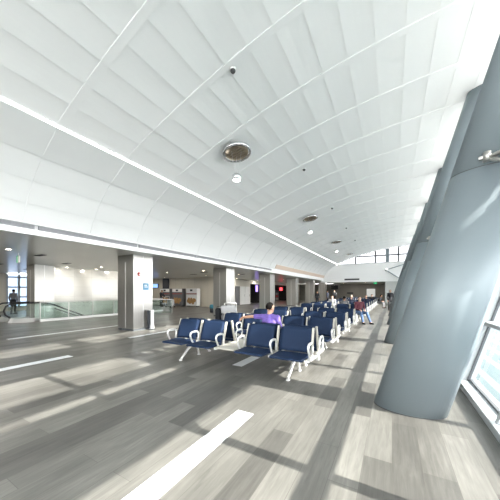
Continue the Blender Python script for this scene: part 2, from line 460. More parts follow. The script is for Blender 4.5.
struct('wall_back', boxes((-26.5, .6, YB, YB + .2, 0, 2.95)), M['greywall'], None, 'dark grey panelled wall at the far end', 'wall')
struct('wall_right', boxes((.9, 1.1, Y1 + .2, YB, 0, 2.85)), M['lightgrey'])
# far end wall of the vault: white board with clerestory, grey return at the right
bm = bmesh.new()
add_box(bm, -8.3, 1.45, Y1, Y1 + .25, 2.75, 5.0)
add_box(bm, -8.3, -6.3, Y1, Y1 + .25, 5.0, 7.2)
struct('wall_far', bm, M['white'], None, 'white end wall above the far opening', 'wall')
struct('wall_far_return', boxes((-.72, 1.3, Y1 + .02, Y1 + .22, 0, 2.75)), M['lightgrey'])
# clerestory window: frame + panes, top follows the vault
bm = bmesh.new()
def clere_bar(x, w): add_box(bm, x - w / 2, x + w / 2, Y1 + .06, Y1 + .16, 5.0, vz(x) + .02)
for x, w in ((-4.0, .17), (-1.75, .17), (.65, .17), (2.0, .17)): clere_bar(x, w)
add_box(bm, -3.9, 2.9, Y1 + .06, Y1 + .16, 5.82, 5.97); add_box(bm, -6.2, 3.0, Y1 + .04, Y1 + .18, 5.0, 5.06)
for i in range(40):
    a = -6.2 + 9.1 * i / 40; b = -6.2 + 9.1 * (i + 1) / 40
    add_bar(bm, (a, Y1 + .1, vz(a) - .03), (b, Y1 + .1, vz(b) - .03), .1, .06)
w = struct('window_3', bm, M['darkframe'], None, 'arched clerestory window under the end of the vault', 'window')
bm = bmesh.new()
top = [(-6.2 + 9.1 * i / 30, vz(-6.2 + 9.1 * i / 30)) for i in range(31)]
for (ax, az), (bx, bz) in zip(top, top[1:]): add_quad(bm, (ax, Y1 + .11, 5.02), (bx, Y1 + .11, 5.02), (bx, Y1 + .11, bz), (ax, Y1 + .11, az))
add_quad(bm, (1.45, Y1 + .11, 2.75), (FX(2.75) + .05, Y1 + .11, 2.75), (FX(5.0) + .05, Y1 + .11, 5.02), (1.45, Y1 + .11, 5.02))
obj('pane', bm, M['dimmed'], w)
tag(obj('steel_column', boxes((-.66, -.28, Y1 - .3, Y1 + .02, 5.02, 6.62), bev=.04), M['colpaint']), 'short grey post standing in the clerestory window', 'column')

# V shaped tie rods on the end wall
t = thing('tie_rod_bracket', 'V-shaped tie rods fixed to the white end wall', 'bracket', (-.62, Y1 - .14, 4.12))
bm = bmesh.new(); add_lathe(bm, [(0, -.12), (.14, -.12), (.14, .12), (0, .12)], n=16)
for v in bm.verts: v.co = Vector((v.co.x, v.co.z, v.co.y))
obj('pin_plate', bm, M['chrome'], t)
for q in ((2.0, -.02, .62), (1.75, -.02, -1.35)):
    bm = bmesh.new(); add_tube(bm, [(0, -.02, 0), q], .05, 8); obj('rod', bm, M['colpaint'], t)
tag(obj('wall_slot_vent', boxes((-5.3, -3.55, Y1 - .03, Y1, 2.98, 3.18)), M['vent']), 'dark slot vent low on the white end wall', 'vent')

# hall end behind the viewpoint: glazed
bm = bmesh.new()
for x in range(-8, 3, 2): add_box(bm, x - .04, x + .04, Y0 - .1, Y0, 0, 7.1 if x > -7 else 5)
add_box(bm, -8, 3, Y0 - .1, Y0, 2.7, 2.8); add_box(bm, -8, 3, Y0 - .1, Y0, 0, .1)
w = struct('window_4', bm, M['frame'])
obj('pane', boxes((-8, 2.9, Y0 - .06, Y0 - .04, .1, 7.1)), M['glass'], w)
struct('wall_rear', boxes((-26.5, -8, Y0 - .2, Y0, 0, ZS)), M['tan'])

# ------------------------------------------------------------------ leaning glazed side (window_1)
def lean_pt(off, y, z): return (FX(z) + off, y, z)
fac = struct('window_1', boxes((.95, 1.22, Y0, Y1 + .2, 0, .10), bev=.012), M['frame'], None, 'outward-leaning glazed side of the hall with pale frames', 'window')
ks = [k for k in range(-7, 21) if Y0 < 2.15 + 1.6 * k < Y1]
bm = bmesh.new(); add_bar(bm, (0, 0, 0), (LEAN * 6.95, 0, 6.95), .07, .15, (1, 0, 0)); mull = mesh_of('mullion', bm, M['frame'])
bm = bmesh.new()
for d in (-.048, .048): add_bar(bm, (.03, d, .1), (.03 + LEAN * 6.65, d, 6.75), .026, .03, (1, 0, 0))
gask = mesh_of('gasket', bm, M['seam'])
for k in ks:
    mo = link('mullion', mull, fac, (FX(0) + .08, 2.15 + 1.6 * k, 0)); link('gasket', gask, mo)
bm = boxes((FX(1.05) - .02, FX(1.05) + .13, Y0, Y1, 1.02, 1.08), bev=.01); obj('handrail_transom', bm, M['frame'], fac)
bm = boxes((FX(.1) + .10, FX(.1) + .14, Y0, Y1, .10, .125)); obj('sill_gasket', bm, M['seam'], fac)
bm = boxes((FX(3.45), FX(3.45) + .12, Y0, Y1, 3.36, 3.44)); obj('transom', bm, M['frame'], fac)
bm = boxes((FX(6.85) - .1, FX(6.85) + .2, Y0, Y1, 6.72, 7.15)); obj('head_frame', bm, M['frame'], fac)
bm = bmesh.new()
add_quad(bm, lean_pt(.13, Y0, .08), lean_pt(.13, Y1, .08), lean_pt(.13, Y1, 6.8), lean_pt(.13, Y0, 6.8))
obj('pane', bm, M['glass'], fac)
# unseen shelves added outside to band the sun and bounce light, no real trim
def sun_blocker(n, z, dep, m='white', th=.05):
    x = FX(z) + .16
    struct('trim_%d' % n, boxes((x, x + dep, Y0, Y1, z - th, z)), M[m])
sun_blocker(3, 3.24, 1.62); sun_blocker(4, 3.72, .45); sun_blocker(5, 5.98, 2.15, 'shelf')
struct('ground', boxes((1.6, 160, -120, 200, -5.3, -5)), M['apron'], None, 'pale apron outside the windows with white markings', 'ground')
struct('wall_plinth', boxes((1.05, 1.2, Y0, 50, -5, -.02)), M['white'])

# ------------------------------------------------------------------ leaning oval columns
def lean_column(y, label):
    t = thing('leaning_column', label, 'column', (0, y, 0), 0, 'leaning grey columns along the glazed side')
    cx, rx, ry = .19, .415, .28
    def ring(z, s=1.):
        return [Vector((cx + LEAN * z + s * rx * math.cos(a), s * ry * math.sin(a), z)) for a in [2 * PI * i / 48 for i in range(48)]]
    def shell(z0, z1, s=1., cap=False):
        b = bmesh.new(); r0 = [b.verts.new(p) for p in ring(z0, s)]; r1 = [b.verts.new(p) for p in ring(z1, s)]
        for i in range(48):
            f = b.faces.new((r0[i], r0[(i + 1) % 48], r1[(i + 1) % 48], r1[i])); f.smooth = True
        b.faces.new(r1); b.faces.new(list(reversed(r0)))
        return b
    return t, shell
def build_col():
    t, shell = lean_column(3.95, 'nearest leaning grey oval column, huge at the right edge')
    obj('cladding', shell(.012, 2.94), M['colpaint'], t)
    obj('cladding', shell(2.952, 6.93), M['colpaint'], t)
    obj('joint', shell(2.935, 2.955, .992), M['seam'], t)
    obj('base_joint', shell(0, .014, .99), M['seam'], t)
    b = bmesh.new()
    # clamp and tie rods
    z = 3.02; px, py = .90, -.268
    add_tube(b, [(px, py - .03, z - .05), (px, py - .03, z + .05)], .035, 12)
    add_bar(b, (px - .06, py, z), (px + .16, py - .06, z), .05, .03)
    br = obj('rod_clamp', b, M['steel'], t)
    for q in ((1.86, -1.78, 2.80), (1.62, -1.78, 1.95), (1.86, 1.38, 2.80), (1.62, 1.38, 1.95)):
        b = bmesh.new(); p = Vector((px, py, z)) if q[1] < 0 else Vector((px, .27, z)); q = Vector(q)
        d = q - p
        add_tube(b, [p, p + d * .07, p + d * .10, p + d * .35, q], [.014, .026, .017, .017, .017], 10); obj('tie_rod', b, M['steel'], t)
    return t
col0 = build_col()
ords = ['second', 'third', 'fourth', 'fifth', 'sixth', 'seventh']
for i in range(6):
    dup(col0, (0, 3.95 + 4.8 * (i + 1), 0), '%s leaning grey oval column from the camera along the glass side' % ords[i])

# ------------------------------------------------------------------ steel clad columns on the left
def steel_column(x, y, label, zt=ZS):
    t = thing('steel_column', label, 'column', (x, y, 0), 0, 'square stainless steel clad columns')
    w, d = 1.0, .9
    obj('cladding', boxes((-w, 0, 0, d, .07, zt), bev=.006), M['steel'], t)
    obj('plinth', boxes((-w + .02, -.02, .02, d - .02, 0, .07)), M['seam'], t)
    obj('joint', boxes((-w * .52, -w * .48, -.004, 0, .1, zt - .28), (0, .004, d * .48, d * .50, .1, zt - .02)), M['silver'], t)
    return t
C0 = -8.76
steel_column(C0, 6.27, 'nearest square stainless steel column, carrying a small red box')
for i, (n, l) in enumerate((('second', 'behind the left pair of front seats'), ('third', 'just right of the white totem sign'), ('fourth', 'right of the shop with the red sign'))):
    steel_column(C0, 6.27 + 6.3 * (i + 1), '%s square stainless steel column from the left, %s' % (n, l))
steel_column(C0, 31.8, 'fifth square stainless steel column from the left, beside the standing travellers')
steel_column(C0, 38.6, 'sixth square stainless steel column from the left, beyond the end wall')
steel_column(-16.6, 6.0, 'dark steel column at the far left end of the escalator wall')
t = thing('fire_call_point', 'small red fire call box on the nearest steel column', 'alarm box', (C0, 6.5, 2.24))
obj('housing', boxes((0, .05, -.045, .045, -.07, .07), bev=.006), M['red'], t); obj('button', boxes((.05, .056, -.02, .02, -.03, .01)), M['plastic_white'], t)
t = thing('wall_sign', 'small square blue sign on the nearest steel column', 'sign', (C0, 6.83, 1.75))
obj('panel', boxes((0, .02, -.13, .13, -.14, .14)), M['signblue'], t)
obj('symbol', boxes((.02, .023, -.08, .08, -.03, 0), (.02, .023, -.08, .05, .04, .07)), M['plastic_white'], t)
t = thing('pillar_stand', 'slim white stand with black strip at the foot of the nearest steel column', 'stand', (C0 + .16, 6.92, 0))
obj('board', boxes((-.06, .06, -.02, .14, .02, .80), bev=.01), M['plastic_white'], t)
obj('strip', boxes((-.05, .05, -.10, -.02, .05, .78)), M['ink'], t); obj('foot', boxes((-.12, .12, -.12, .16, 0, .02)), M['ink'], t)

# ------------------------------------------------------------------ tandem benches
def make_bench():
    t = thing('tandem_bench', 'frontmost navy back-to-back tandem bench, nearest the camera', 'bench', (-2.88, 4.65, 0), 0, 'navy tandem benches')
    # backrest: curved padded slab
    def back_bm():
        b = bmesh.new(); n = 9; hw = .295
        prof = []
        for i in range(n):
            s = i / (n - 1); z = .462 + .43 * s; y = -.275 + .145 * s - .018 * math.sin(PI * s)
            prof.append((y, z))
        cols = []
        m = 9
        for j in range(m):
            x = -hw + 2 * hw * j / (m - 1); e = (abs(x) / hw)
            cols.append([(x, y - .012 * e ** 4 * 0 - .012 * e ** 2, z - (.02 * e ** 8)) for y, z in prof])
        fr = [[b.verts.new(p) for p in c] for c in cols]
        bk = [[b.verts.new((p[0], p[1] + .042, p[2])) for p in c] for c in cols]
        for j in range(m - 1):
            for i in range(n - 1):
                b.faces.new((fr[j][i], fr[j + 1][i], fr[j + 1][i + 1], fr[j][i + 1])).smooth = True
                b.faces.new((bk[j][i], bk[j][i + 1], bk[j + 1][i + 1], bk[j + 1][i])).smooth = True
            b.faces.new((fr[j][0], bk[j][0], bk[j + 1][0], fr[j + 1][0])); b.faces.new((fr[j][-1], fr[j + 1][-1], bk[j + 1][-1], bk[j][-1]))
        for i in range(n - 1):
            b.faces.new((fr[0][i], fr[0][i + 1], bk[0][i + 1], bk[0][i])); b.faces.new((fr[-1][i], bk[-1][i], bk[-1][i + 1], fr[-1][i + 1]))
        bmesh.ops.recalc_face_normals(b, faces=b.faces[:])
        es = [e for e in b.edges if len(e.link_faces) == 2 and e.calc_face_angle(0) > .9]
        bmesh.ops.bevel(b, geom=es, offset=.012, segments=2, affect='EDGES')
        return b
    def seat_bm():
        b = bmesh.new(); add_box(b, -.295, .295, -.72, -.25, .392, .452, .018)
        for v in b.verts:
            v.co.z += -.06 * (v.co.y + .5) * .6 - (.03 * max(0, (-v.co.y - .66) / .06) if v.co.z > .42 else 0)
        return b
    def arm_bm():
        b = bmesh.new()
        path = [(0, -.27, .44), (0, -.25, .53), (0, -.25, .60), (0, -.30, .645), (0, -.42, .655), (0, -.56, .652), (0, -.63, .63), (0, -.655, .585), (0, -.62, .52), (0, -.56, .45), (0, -.50, .40)]
        path = [(x, -.25 + (y + .25) * .66, z) for x, y, z in path]
        add_tube(b, path, [.02, .019, .018, .02, .023, .023, .021, .019, .018, .019, .02], 8)
        add_bar(b, (0, -.56, .385), (0, -.06, .365), .045, .04)
        return b
    def upright_bm():
        b = bmesh.new()
        for s in (1, -1):
            add_bar(b, (0, -.245 * s, .36), (0, -.105 * s, .885), .034, .042, (0, 1, 0))
        return b
    bb = mesh_of('backrest', back_bm(), M['blue']); sb = mesh_of('seat', seat_bm(), M['blue'])
    ab = mesh_of('armrest', arm_bm(), M['silver']); ub = mesh_of('back_support', upright_bm(), M['cream'])
    for rz in (0, PI):
        for x in (-1.32, -.60, .60, 1.32):
            link('seat', sb, t, (x, 0, 0), rz); link('backrest', bb, t, (x, 0, 0), rz)
        for x in (-1.66, -.96, -.26, .26, .96, 1.66): link('armrest', ab, t, (x, 0, 0), rz)
    for x in (-1.635, -.96, -.285, .285, .96, 1.635): link('back_support', ub, t, (x, 0, 0))
    obj('beam', boxes((-1.72, 1.72, -.05, .05, .285, .36), bev=.01), M['beam'], t)
    obj('table_top', boxes((-.235, .235, -.60, .60, .40, .43), bev=.01), M['cream'], t)
    lb = bmesh.new()
    add_tube(lb, [(0, -.03, .33), (0, -.14, .30), (0, -.30, .20), (0, -.43, .09), (0, -.50, .035)], [.04, .036, .03, .026, .026], 10)
    lb = mesh_of('leg', lb, M['silver'])
    mb = bmesh.new(); add_tube(mb, [(0, -.03, .33), (0, .02, .24), (0, .07, .12), (0, .10, .035)], [.038, .032, .028, .026], 10); mb = mesh_of('leg', mb, M['silver'])
    fb = bmesh.new(); add_lathe(fb, [(0, 0), (.038, 0), (.04, .015), (.022, .035), (0, .036)], (0, -.51, 0), 12); fb = mesh_of('foot_pad', fb, M['silver'])
    for x in (-1.25, 1.30):
        for rz in (0, PI):
            l = link('leg', lb, t, (x, 0, 0), rz); link('foot_pad', fb, l)
        l = link('leg', mb, t, (x, 0, 0)); link('foot_pad', fb, l, (0, .61, 0))
    return t
bench0 = make_bench()
BP = 1.87; NB = 15
bl = ['second', 'third', 'fourth', 'fifth', 'sixth', 'seventh', 'eighth', 'ninth', 'tenth', 'eleventh', 'twelfth', 'thirteenth', 'fourteenth', 'fifteenth']
SLOTS = [1, 2, 3] + list(range(5, 15))
for k, slot in enumerate(SLOTS, 1):
    dup(bench0, (-2.88, 4.65 + BP * slot, 0), '%s navy back-to-back tandem bench counted from the camera' % bl[k - 1] if k < len(SLOTS) else 'last navy tandem bench of the row, nearest the white end wall')

# ------------------------------------------------------------------ pendant lamps and ceiling domes
def pendant():
    t = thing('pendant_lamp', 'nearest pendant lamp hanging from a bronze ceiling disc', 'pendant lamp', (-4.12, 6.45, vz(-4.12) - .10), 0, 'pendant lamps under bronze ceiling discs')
    b = bmesh.new(); add_lathe(b, [(.34, .03), (.36, -.04), (.44, -.05), (.45, -.02), (.43, .05)], n=40)
    sl = -.17; obj('disc_rim', b, M['chrome'], t).rotation_euler = (0, sl, 0)
    b = bmesh.new(); add_lathe(b, [(0, .03), (.2, .02), (.34, -.005), (.36, -.035)], n=40)
    obj('reflector', b, M['bronze'], t).rotation_euler = (0, sl, 0)
    b = bmesh.new()
    for i in range(5):
        y = -.2 + .1 * i
        add_bar(b, (-.26 + abs(y) * .4, y, -.035), (.26 - abs(y) * .4, y, -.035), .012, .03)
    obj('louvre', b, M['chrome'], t).rotation_euler = (0, sl, 0)
    b = bmesh.new()
    for a in (0, 2.1, 4.2): add_tube(b, [(.17 * math.cos(a), .17 * math.sin(a), 0), (.06 * math.cos(a), .06 * math.sin(a), -.70)], .004, 6)
    obj('cord', b, M['silver'], t)
    b = bmesh.new(); add_lathe(b, [(0, -.68), (.115, -.68), (.13, -.70), (.13, -.84), (.11, -.845)], n=24); obj('lamp_head', b, M['chrome'], t)
    b = bmesh.new(); add_lathe(b, [(0, -.835), (.11, -.835), (.105, -.85), (0, -.85)], n=24); obj('bulb', b, M['lamp'], t)
    return t
p0 = pendant()
for i, l in enumerate(('second pendant lamp from the camera under its bronze disc', 'third pendant lamp from the camera, small in the distance', 'farthest pendant lamp, close to the clerestory window')):
    dup(p0, (-4.12, 6.45 + 7.9 * (i + 1), vz(-4.12) - .10), l)
def dome(y, label):
    t = thing('camera_dome', label, 'camera dome', (-2.9, y, vz(-2.9) - .02), 0, 'ceiling camera domes')
    b = bmesh.new(); add_lathe(b, [(0, .0), (.07, 0), (.072, -.025), (.06, -.035)], n=20); obj('housing', b, M['silver'], t)
    b = bmesh.new(); add_lathe(b, [(.055, -.03), (.05, -.06), (.03, -.085), (0, -.092)], n=20); obj('lens_dome', b, M['vent'], t)
for y, l in ((4.4, 'nearest dark camera dome on the white vault'), (9.3, 'second dark camera dome along the vault'), (14.4, 'third dark camera dome along the vault'), (19.4, 'fourth dark camera dome along the vault'), (24.4, 'farthest dark camera dome on the vault')):
    dome(y, l)

# ------------------------------------------------------------------ low ceiling fittings
def lamp_spot(x, y, z, p=14):
    l = bpy.data.lights.new('downlight_lamp', 'AREA'); l.shape = 'DISK'; l.size = .15; l.energy = p; l.color = (1, .93, .83)
    o = bpy.data.objects.new('downlight_lamp', l); C.objects.link(o); o.location = (x, y, z)
b = bmesh.new(); add_lathe(b, [(.075, .01), (.11, 0), (.11, -.012), (.075, -.012)], n=16); rimm = mesh_of('rim', b, M['silver'])
b = bmesh.new(); add_lathe(b, [(0, -.006), (.075, -.006), (.075, -.008), (0, -.008)], n=16); lampm = mesh_of('diffuser', b, M['downlamp'])
for x in (-11.4, -15.0, -20.4, -23.6):
    for y in (3.4, 8.6, 13.6, 18.2, 23.5, 28.5, 33.5):
        if x < -15.2 and y > 19: continue
        if -19 < x < -16.5 and 6 < y < 13: continue
        t = thing('downlight', 'small round recessed downlight in the low grey ceiling', 'downlight', (x, y, ZS), 0, 'downlights in the low grey ceiling')
        link('rim', rimm, t); link('diffuser', lampm, t)
        lamp_spot(x, y, ZS - .03, 13)
for y in (7.6, 9.3, 11.0):  # one lamp belongs here, the rest of the row is added to brighten the wall
    t = thing('downlight', 'small round downlight of a row extended to wash the glossy beige wall', 'downlight', (-16.75, y, ZS), 0, 'downlights washing the beige wall')
    link('rim', rimm, t); link('diffuser', lampm, t)
    l = bpy.data.lights.new('added_wall_wash_lamp', 'AREA'); l.shape = 'DISK'; l.size = .15; l.energy = 5; l.color = (1, .93, .83)
    o = bpy.data.objects.new('added_wall_wash_lamp', l); C.objects.link(o); o.location = (-16.75, y, ZS - .03); o.rotation_euler = (0, .6, 0)
for x in (-6, -3.2):  # added lamps that lift the dark far zone
    for y in (37.5, 41.5, 45):
        t = thing('downlight', 'small round recessed downlight added in the far low ceiling', 'downlight', (x, y, 2.8), 0, 'downlights added to brighten the far low zone')
        link('rim', rimm, t); link('diffuser', lampm, t); lamp_spot(x, y, 2.77)
b = boxes((-.32, .32, -.09, .09, -.012, 0), *[(-.3, .3, -.07 + .045 * i, -.05 + .045 * i, -.02, -.012) for i in range(4)]); vm = mesh_of('ceiling_vent', b, M['vent'])
for x, y in ((-12.2, 4.6), (-14.6, 6.6), (-11.8, 8.6), (-15, 10.5), (-12.2, 14.6), (-14.5, 16), (-11, 18), (-18, 5), (-20.5, 7)):
    tag(link('ceiling_vent', vm, None, (x, y, ZS)), 'small dark rectangular air vent in the low grey ceiling', 'vent', 'dark vents in the low grey ceiling')
t = thing('exit_sign', 'green hanging exit sign seen edge-on above the escalator', 'exit sign', (-12.3, 3.95, ZS))
obj('rod', boxes((-.01, .01, -.01, .01, -.12, 0)), M['silver'], t)
obj('housing', boxes((-.02, .10, -.02, .02, -.36, -.10)), M['plastic_white'], t); obj('face', boxes((-.09, -.02, -.025, .025, -.36, -.10)), M['green'], t)

# ------------------------------------------------------------------ escalator and balustrade
E = thing('escalator', 'escalator going down behind the green glass balustrade', 'escalator', (-16.65, 5.4, 0))
SL = .46
def hz(y): return 0 if y < .9 else -(y - .9) * SL
for s, nm in ((-1, 'x'), (1, 'x')):
    x = .58 * s
    pts = [(x, -.55, .28), (x, -.72, .42), (x, -.78, .62), (x, -.70, .84), (x, -.5, .95), (x, 0, .97), (x, .7, .97), (x, 1.2, .87)] + [(x, yy, .97 + hz(yy)) for yy in (1.8, 3, 4.5, 5.6)]
    b = bmesh.new(); add_tube(b, pts, .04, 8); obj('handrail', b, M['rubber'], E)
    b = bmesh.new()
    up = [(-.66, .55), (-.62, .8), (-.45, .91), (0, .92), (.7, .92), (1.2, .82)] + [(yy, .92 + hz(yy)) for yy in (1.8, 3, 4.5, 5.6)]
    dn = [(-.60, .3), (-.45, .2), (-.3, .18), (0, .18), (.7, .18), (1.2, .10)] + [(yy, .18 + hz(yy)) for yy in (1.8, 3, 4.5, 5.6)]
    for (a, c), (d, e) in zip(zip(up, up[1:]), zip(dn, dn[1:])):
        add_quad(b, (x, a[0], a[1]), (x, c[0], c[1]), (x, e[0], e[1]), (x, d[0], d[1]))
    obj('side_glass', b, M['bglass'], E)
    b = bmesh.new()
    for (a, c) in zip(dn, dn[1:]): add_bar(b, (x, a[0], a[1] - .12), (x, c[0], c[1] - .12), .14, .26)
    obj('skirt', b, M['steel'], E)
for i in range(15):
    y = 1.0 + .32 * i
    obj('step', boxes((-.5, .5, y, y + .34, hz(y) - .25, hz(y) - .02)), M['step'], E)
obj('landing_plate', boxes((-.5, .5, -.35, 1.0, -.1, .004)), M['step'], E)
struct('wall_pit', boxes((-17.55, -17.45, 5.1, 11.6, -3.4, -.02), (-15.85, -15.75, 5.1, 11.6, -3.4, -.26), (-17.5, -15.8, 11.5, 11.6, -3.4, -.26), (-17.5, -15.8, 5.1, 11.6, -3.5, -3.4)), M['pit'])
B = thing('glass_balustrade', 'green glass balustrade with a thin steel rail around the escalator', 'balustrade', (-15.7, 5.6, 0))
obj('top_rail', boxes((-.03, .03, .3, 8.2, .98, 1.03), bev=.01), M['steel'], B)
obj('curb', boxes((-.05, .05, .3, 8.2, 0, .13)), M['plastic_white'], B)
for i in range(6):
    y = .3 + 1.3 * i
    obj('glass_panel', boxes((-.008, .008, y + .03, min(y + 1.28, 8.2), .12, .97)), M['bglass'], B)
    obj('post', boxes((-.025, .025, y - .02, y + .02, 0, .99)), M['steel'], B)
B2 = thing('glass_balustrade', 'short glass screen right of the nearest steel column', 'balustrade', (-13.6, 10.9, 0))
obj('top_rail', boxes((-.03, .03, 0, 1.9, .98, 1.03), bev=.01), M['steel'], B2)
obj('glass_panel', boxes((-.008, .008, .03, 1.88, .06, .97)), M['bglass'], B2)
for y in (0, 1.86): obj('post', boxes((-.025, .025, y, y + .04, 0, .99)), M['steel'], B2)

# ------------------------------------------------------------------ kiosks, signs, shop fittings
def kiosk(u, label, dim=False):
    t = thing('menu_kiosk', label, 'kiosk', (u, 19.3, 0), 0, 'menu kiosks by the tan wall')
    obj('cabinet', boxes((-.72, .72, -.02, .5, .1, 1.86), bev=.015), M['plastic_white'] if not dim else M['grey_cloth'], t)
    obj('header', boxes((-.7, .7, -.05, -.02, 1.5, 1.84)), M['plastic_white'], t)
    obj('logo', boxes((-.16, .16, -.06, -.05, 1.58, 1.76)), M['ink'], t)
    obj('band', boxes((-.7, .7, -.05, -.02, 1.26, 1.36)), M['brownband'], t)
    b = bmesh.new()
    for i in range(9): add_ball(b, (-.45 + .11 * i, -.03, .58 + .16 * math.sin(i * 1.9)), (.17, .012, .20), 2)
    obj('picture', b, M['food'], t)
    for x in (-.6, .6): obj('foot', boxes((x - .05, x + .05, .05, .4, 0, .1)), M['ink'], t)
kiosk(-17.75, 'brightest white kiosk with golden food picture and red band')
kiosk(-19.75, 'middle dim kiosk with red-brown band, left of the white one', True)
kiosk(-21.6, 'leftmost dim kiosk with red-brown band behind the trolley', True)
t = thing('screen', 'small blue lit screen high in the dark recess', 'screen', (-23.9, 19.8, 2.2))
obj('frame', boxes((-.6, .6, 0, .1, -.25, .25)), M['ink'], t); obj('display', boxes((-.56, .56, -.01, 0, -.21, .21)), M['blue_lit'], t)
tag(obj('wall_recess_panel', boxes((-22.6, -21.7, 19.85, 19.98, 0, ZS)), M['ink']), 'dark upright panel on the tan wall above the kiosks', 'panel')

t = thing('totem_sign', 'white upright totem sign with a blue picture', 'sign', (-11.15, 22.3, 0))
obj('body', boxes((-.28, .28, -.08, .08, .05, 1.72), bev=.02), M['plastic_white'], t); obj('picture', boxes((-.2, .2, -.09, -.08, .85, 1.45)), M['signblue'], t); obj('base', boxes((-.34, .34, -.16, .16, 0, .05)), M['ink'], t)
t = thing('litter_bin', 'dark litter bin with a teal top by the second steel column', 'bin', (-11.5, 14.7, 0))
b = bmesh.new(); add_lathe(b, [(0, 0), (.17, 0), (.19, .32), (0, .32)], n=20); obj('body', b, M['ink'], t)
b = bmesh.new(); add_lathe(b, [(.2, .32), (.21, .36), (.2, .56), (.12, .6), (0, .6)], n=20); obj('top', b, M['teal'], t)

t = thing('shop_sign', 'violet lit display hanging in the dark shop', 'sign', (-15.9, 29.9, 1.95))
obj('frame', boxes((-.05, .02, -.34, .34, -.46, .46)), M['ink'], t); obj('display', boxes((.02, .04, -.3, .3, -.42, .42)), M['purple_lit'], t)
t = thing('shop_sign', 'red lit shop sign glowing in the dark shop opening', 'sign', (-15.9, 38.4, 1.95))
obj('frame', boxes((-.05, .02, -.62, .62, -.3, .3)), M['ink'], t); obj('display', boxes((.02, .04, -.55, .55, -.24, .24)), M['redneon'], t)
def shelf(y, label, cols):
    t = thing('shop_shelf', label, 'shelf', (-17.2, y, 0))
    obj('carcass', boxes((-.25, -.2, -.7, .7, 0, 1.8), (-.25, .25, -.72, -.68, 0, 1.8), (-.25, .25, .68, .72, 0, 1.8), *[(-.25, .25, -.7, .7, z, z + .03) for z in (.1, .55, 1., 1.45)]), M['grey_cloth'], t)
    for i in range(12):
        z = (.13, .58, 1.03)[i % 3]; yy = -.55 + .36 * (i // 3)
        tag(obj('goods_box', boxes((-.1, .15, -.12, .12, 0, .26 + .05 * (i % 2))), M[cols[i % len(cols)]], None, (-17.2, y + yy, z)), label.replace('shelf', 'shelf goods box') + ', row %s' % ('low', 'middle', 'high')[i % 3], 'box', 'boxed goods, ' + label)
shelf(28.6, 'dark shop shelf beside the violet display', ('white_cloth', 'signblue', 'grey_cloth'))
shelf(36.6, 'dark shop shelf beside the red sign', ('red', 'cream', 'brownband'))
shelf(39.4, 'dark shop shelf right behind the red sign', ('cream', 'red', 'white_cloth'))

t = thing('television', 'black television hanging before the dark far wall', 'television', (-8.95, 46.6, 2.3))
obj('case', boxes((-.6, .6, -.05, .05, -.34, .34), bev=.01), M['ink'], t); obj('screen', boxes((-.57, .57, -.055, -.05, -.31, .31)), M['rubber'], t); obj('hanger', boxes((-.03, .03, -.02, .02, .34, .5)), M['silver'], t)
t = thing('display_board', 'pale square lit board on the dark far wall', 'board', (-3.1, 46.95, 1.35))
obj('frame', boxes((-.72, .72, -.06, 0, -.72, .72)), M['grey_cloth'], t); obj('face', boxes((-.66, .66, -.07, -.06, -.66, .66)), M['pale_lit'], t)
tag(obj('notice_plate', boxes((-6.9, -5.9, 46.97, 47.0, 1.15, 1.4)), M['ink']), 'small dark notice plate on the dark far wall', 'notice')
t = thing('exit_marker', 'tiny green sign above seated heads at the far end', 'sign', (-1.75, 33.6, 2.55))
obj('face', boxes((-.18, .18, -.02, .02, -.1, .1)), M['green'], t); obj('hanger', boxes((-.01, .01, -.01, .01, .1, .2)), M['silver'], t)

# baggage trolleys
def trolley(x, y, rz, label):
    t = thing('baggage_trolley', label, 'trolley', (x, y, 0), rz)
    b = bmesh.new()
    for s in (-.27, .27):
        add_tube(b, [(s, -.45, .16), (s, .4, .16), (s, .48, .5), (s, .52, 1.02)], .017, 8)
    add_tube(b, [(-.27, .52, 1.02), (0, .54, 1.05), (.27, .52, 1.02)], .02, 8)
    for yy in (-.4, -.1, .2): add_tube(b, [(-.27, yy, .16), (.27, yy, .16)], .012, 6)
    add_tube(b, [(-.27, .5, .62), (.27, .5, .62)], .012, 6)
    obj('frame', b, M['silver'], t)
    for s in (-.24, .24):
        for yy in (-.38, .36):
            b = bmesh.new(); add_tube(b, [(s - .02, yy, .07), (s + .02, yy, .07)], .07, 14); obj('wheel', b, M['rubber'], t)
            b = bmesh.new(); add_tube(b, [(s, yy, .07), (s, yy, .16)], .012, 6); obj('caster', b, M['silver'], t)
def bag(x, y, z, s, m, label, rz=0):
    t = thing('luggage_bag', label, 'bag', (x, y, z), rz)
    b = bmesh.new(); add_box(b, -s[0] / 2, s[0] / 2, -s[1] / 2, s[1] / 2, 0, s[2], min(s) * .22)
    for v in b.verts: v.co += Vector((.02 * math.sin(v.co.z * 17), .02 * math.sin(v.co.x * 15), 0))
    for f in b.faces: f.smooth = True
    obj('shell', b, M[m], t)
    b = bmesh.new(); add_tube(b, [(-.1, 0, s[2] - .01), (-.08, 0, s[2] + .06), (.08, 0, s[2] + .06), (.1, 0, s[2] - .01)], .012, 6); obj('handle', b, M['rubber'], t)
trolley(-6.05, 8.9, .5, 'baggage trolley loaded with a pale bag behind the front bench')
bag(-6.05, 8.78, .175, (.5, .62, .46), 'grey_cloth', 'dark grey suitcase lying low on the trolley behind the front bench', .5)
bag(-5.98, 8.75, .64, (.62, .52, .32), 'white_cloth', 'pale grey bag on top of the trolley behind the front bench', .5)
bag(-6.60, 8.9, 0, (.26, .34, .82), 'black_cloth', 'tall black bag standing left of the loaded trolley', .3)
trolley(-18.85, 17.5, 1.4, 'baggage trolley in front of the menu kiosks')
bag(-18.8, 17.5, .175, (.5, .55, .62), 'white_cloth', 'white bag on the trolley in front of the menu kiosks', 1.4)

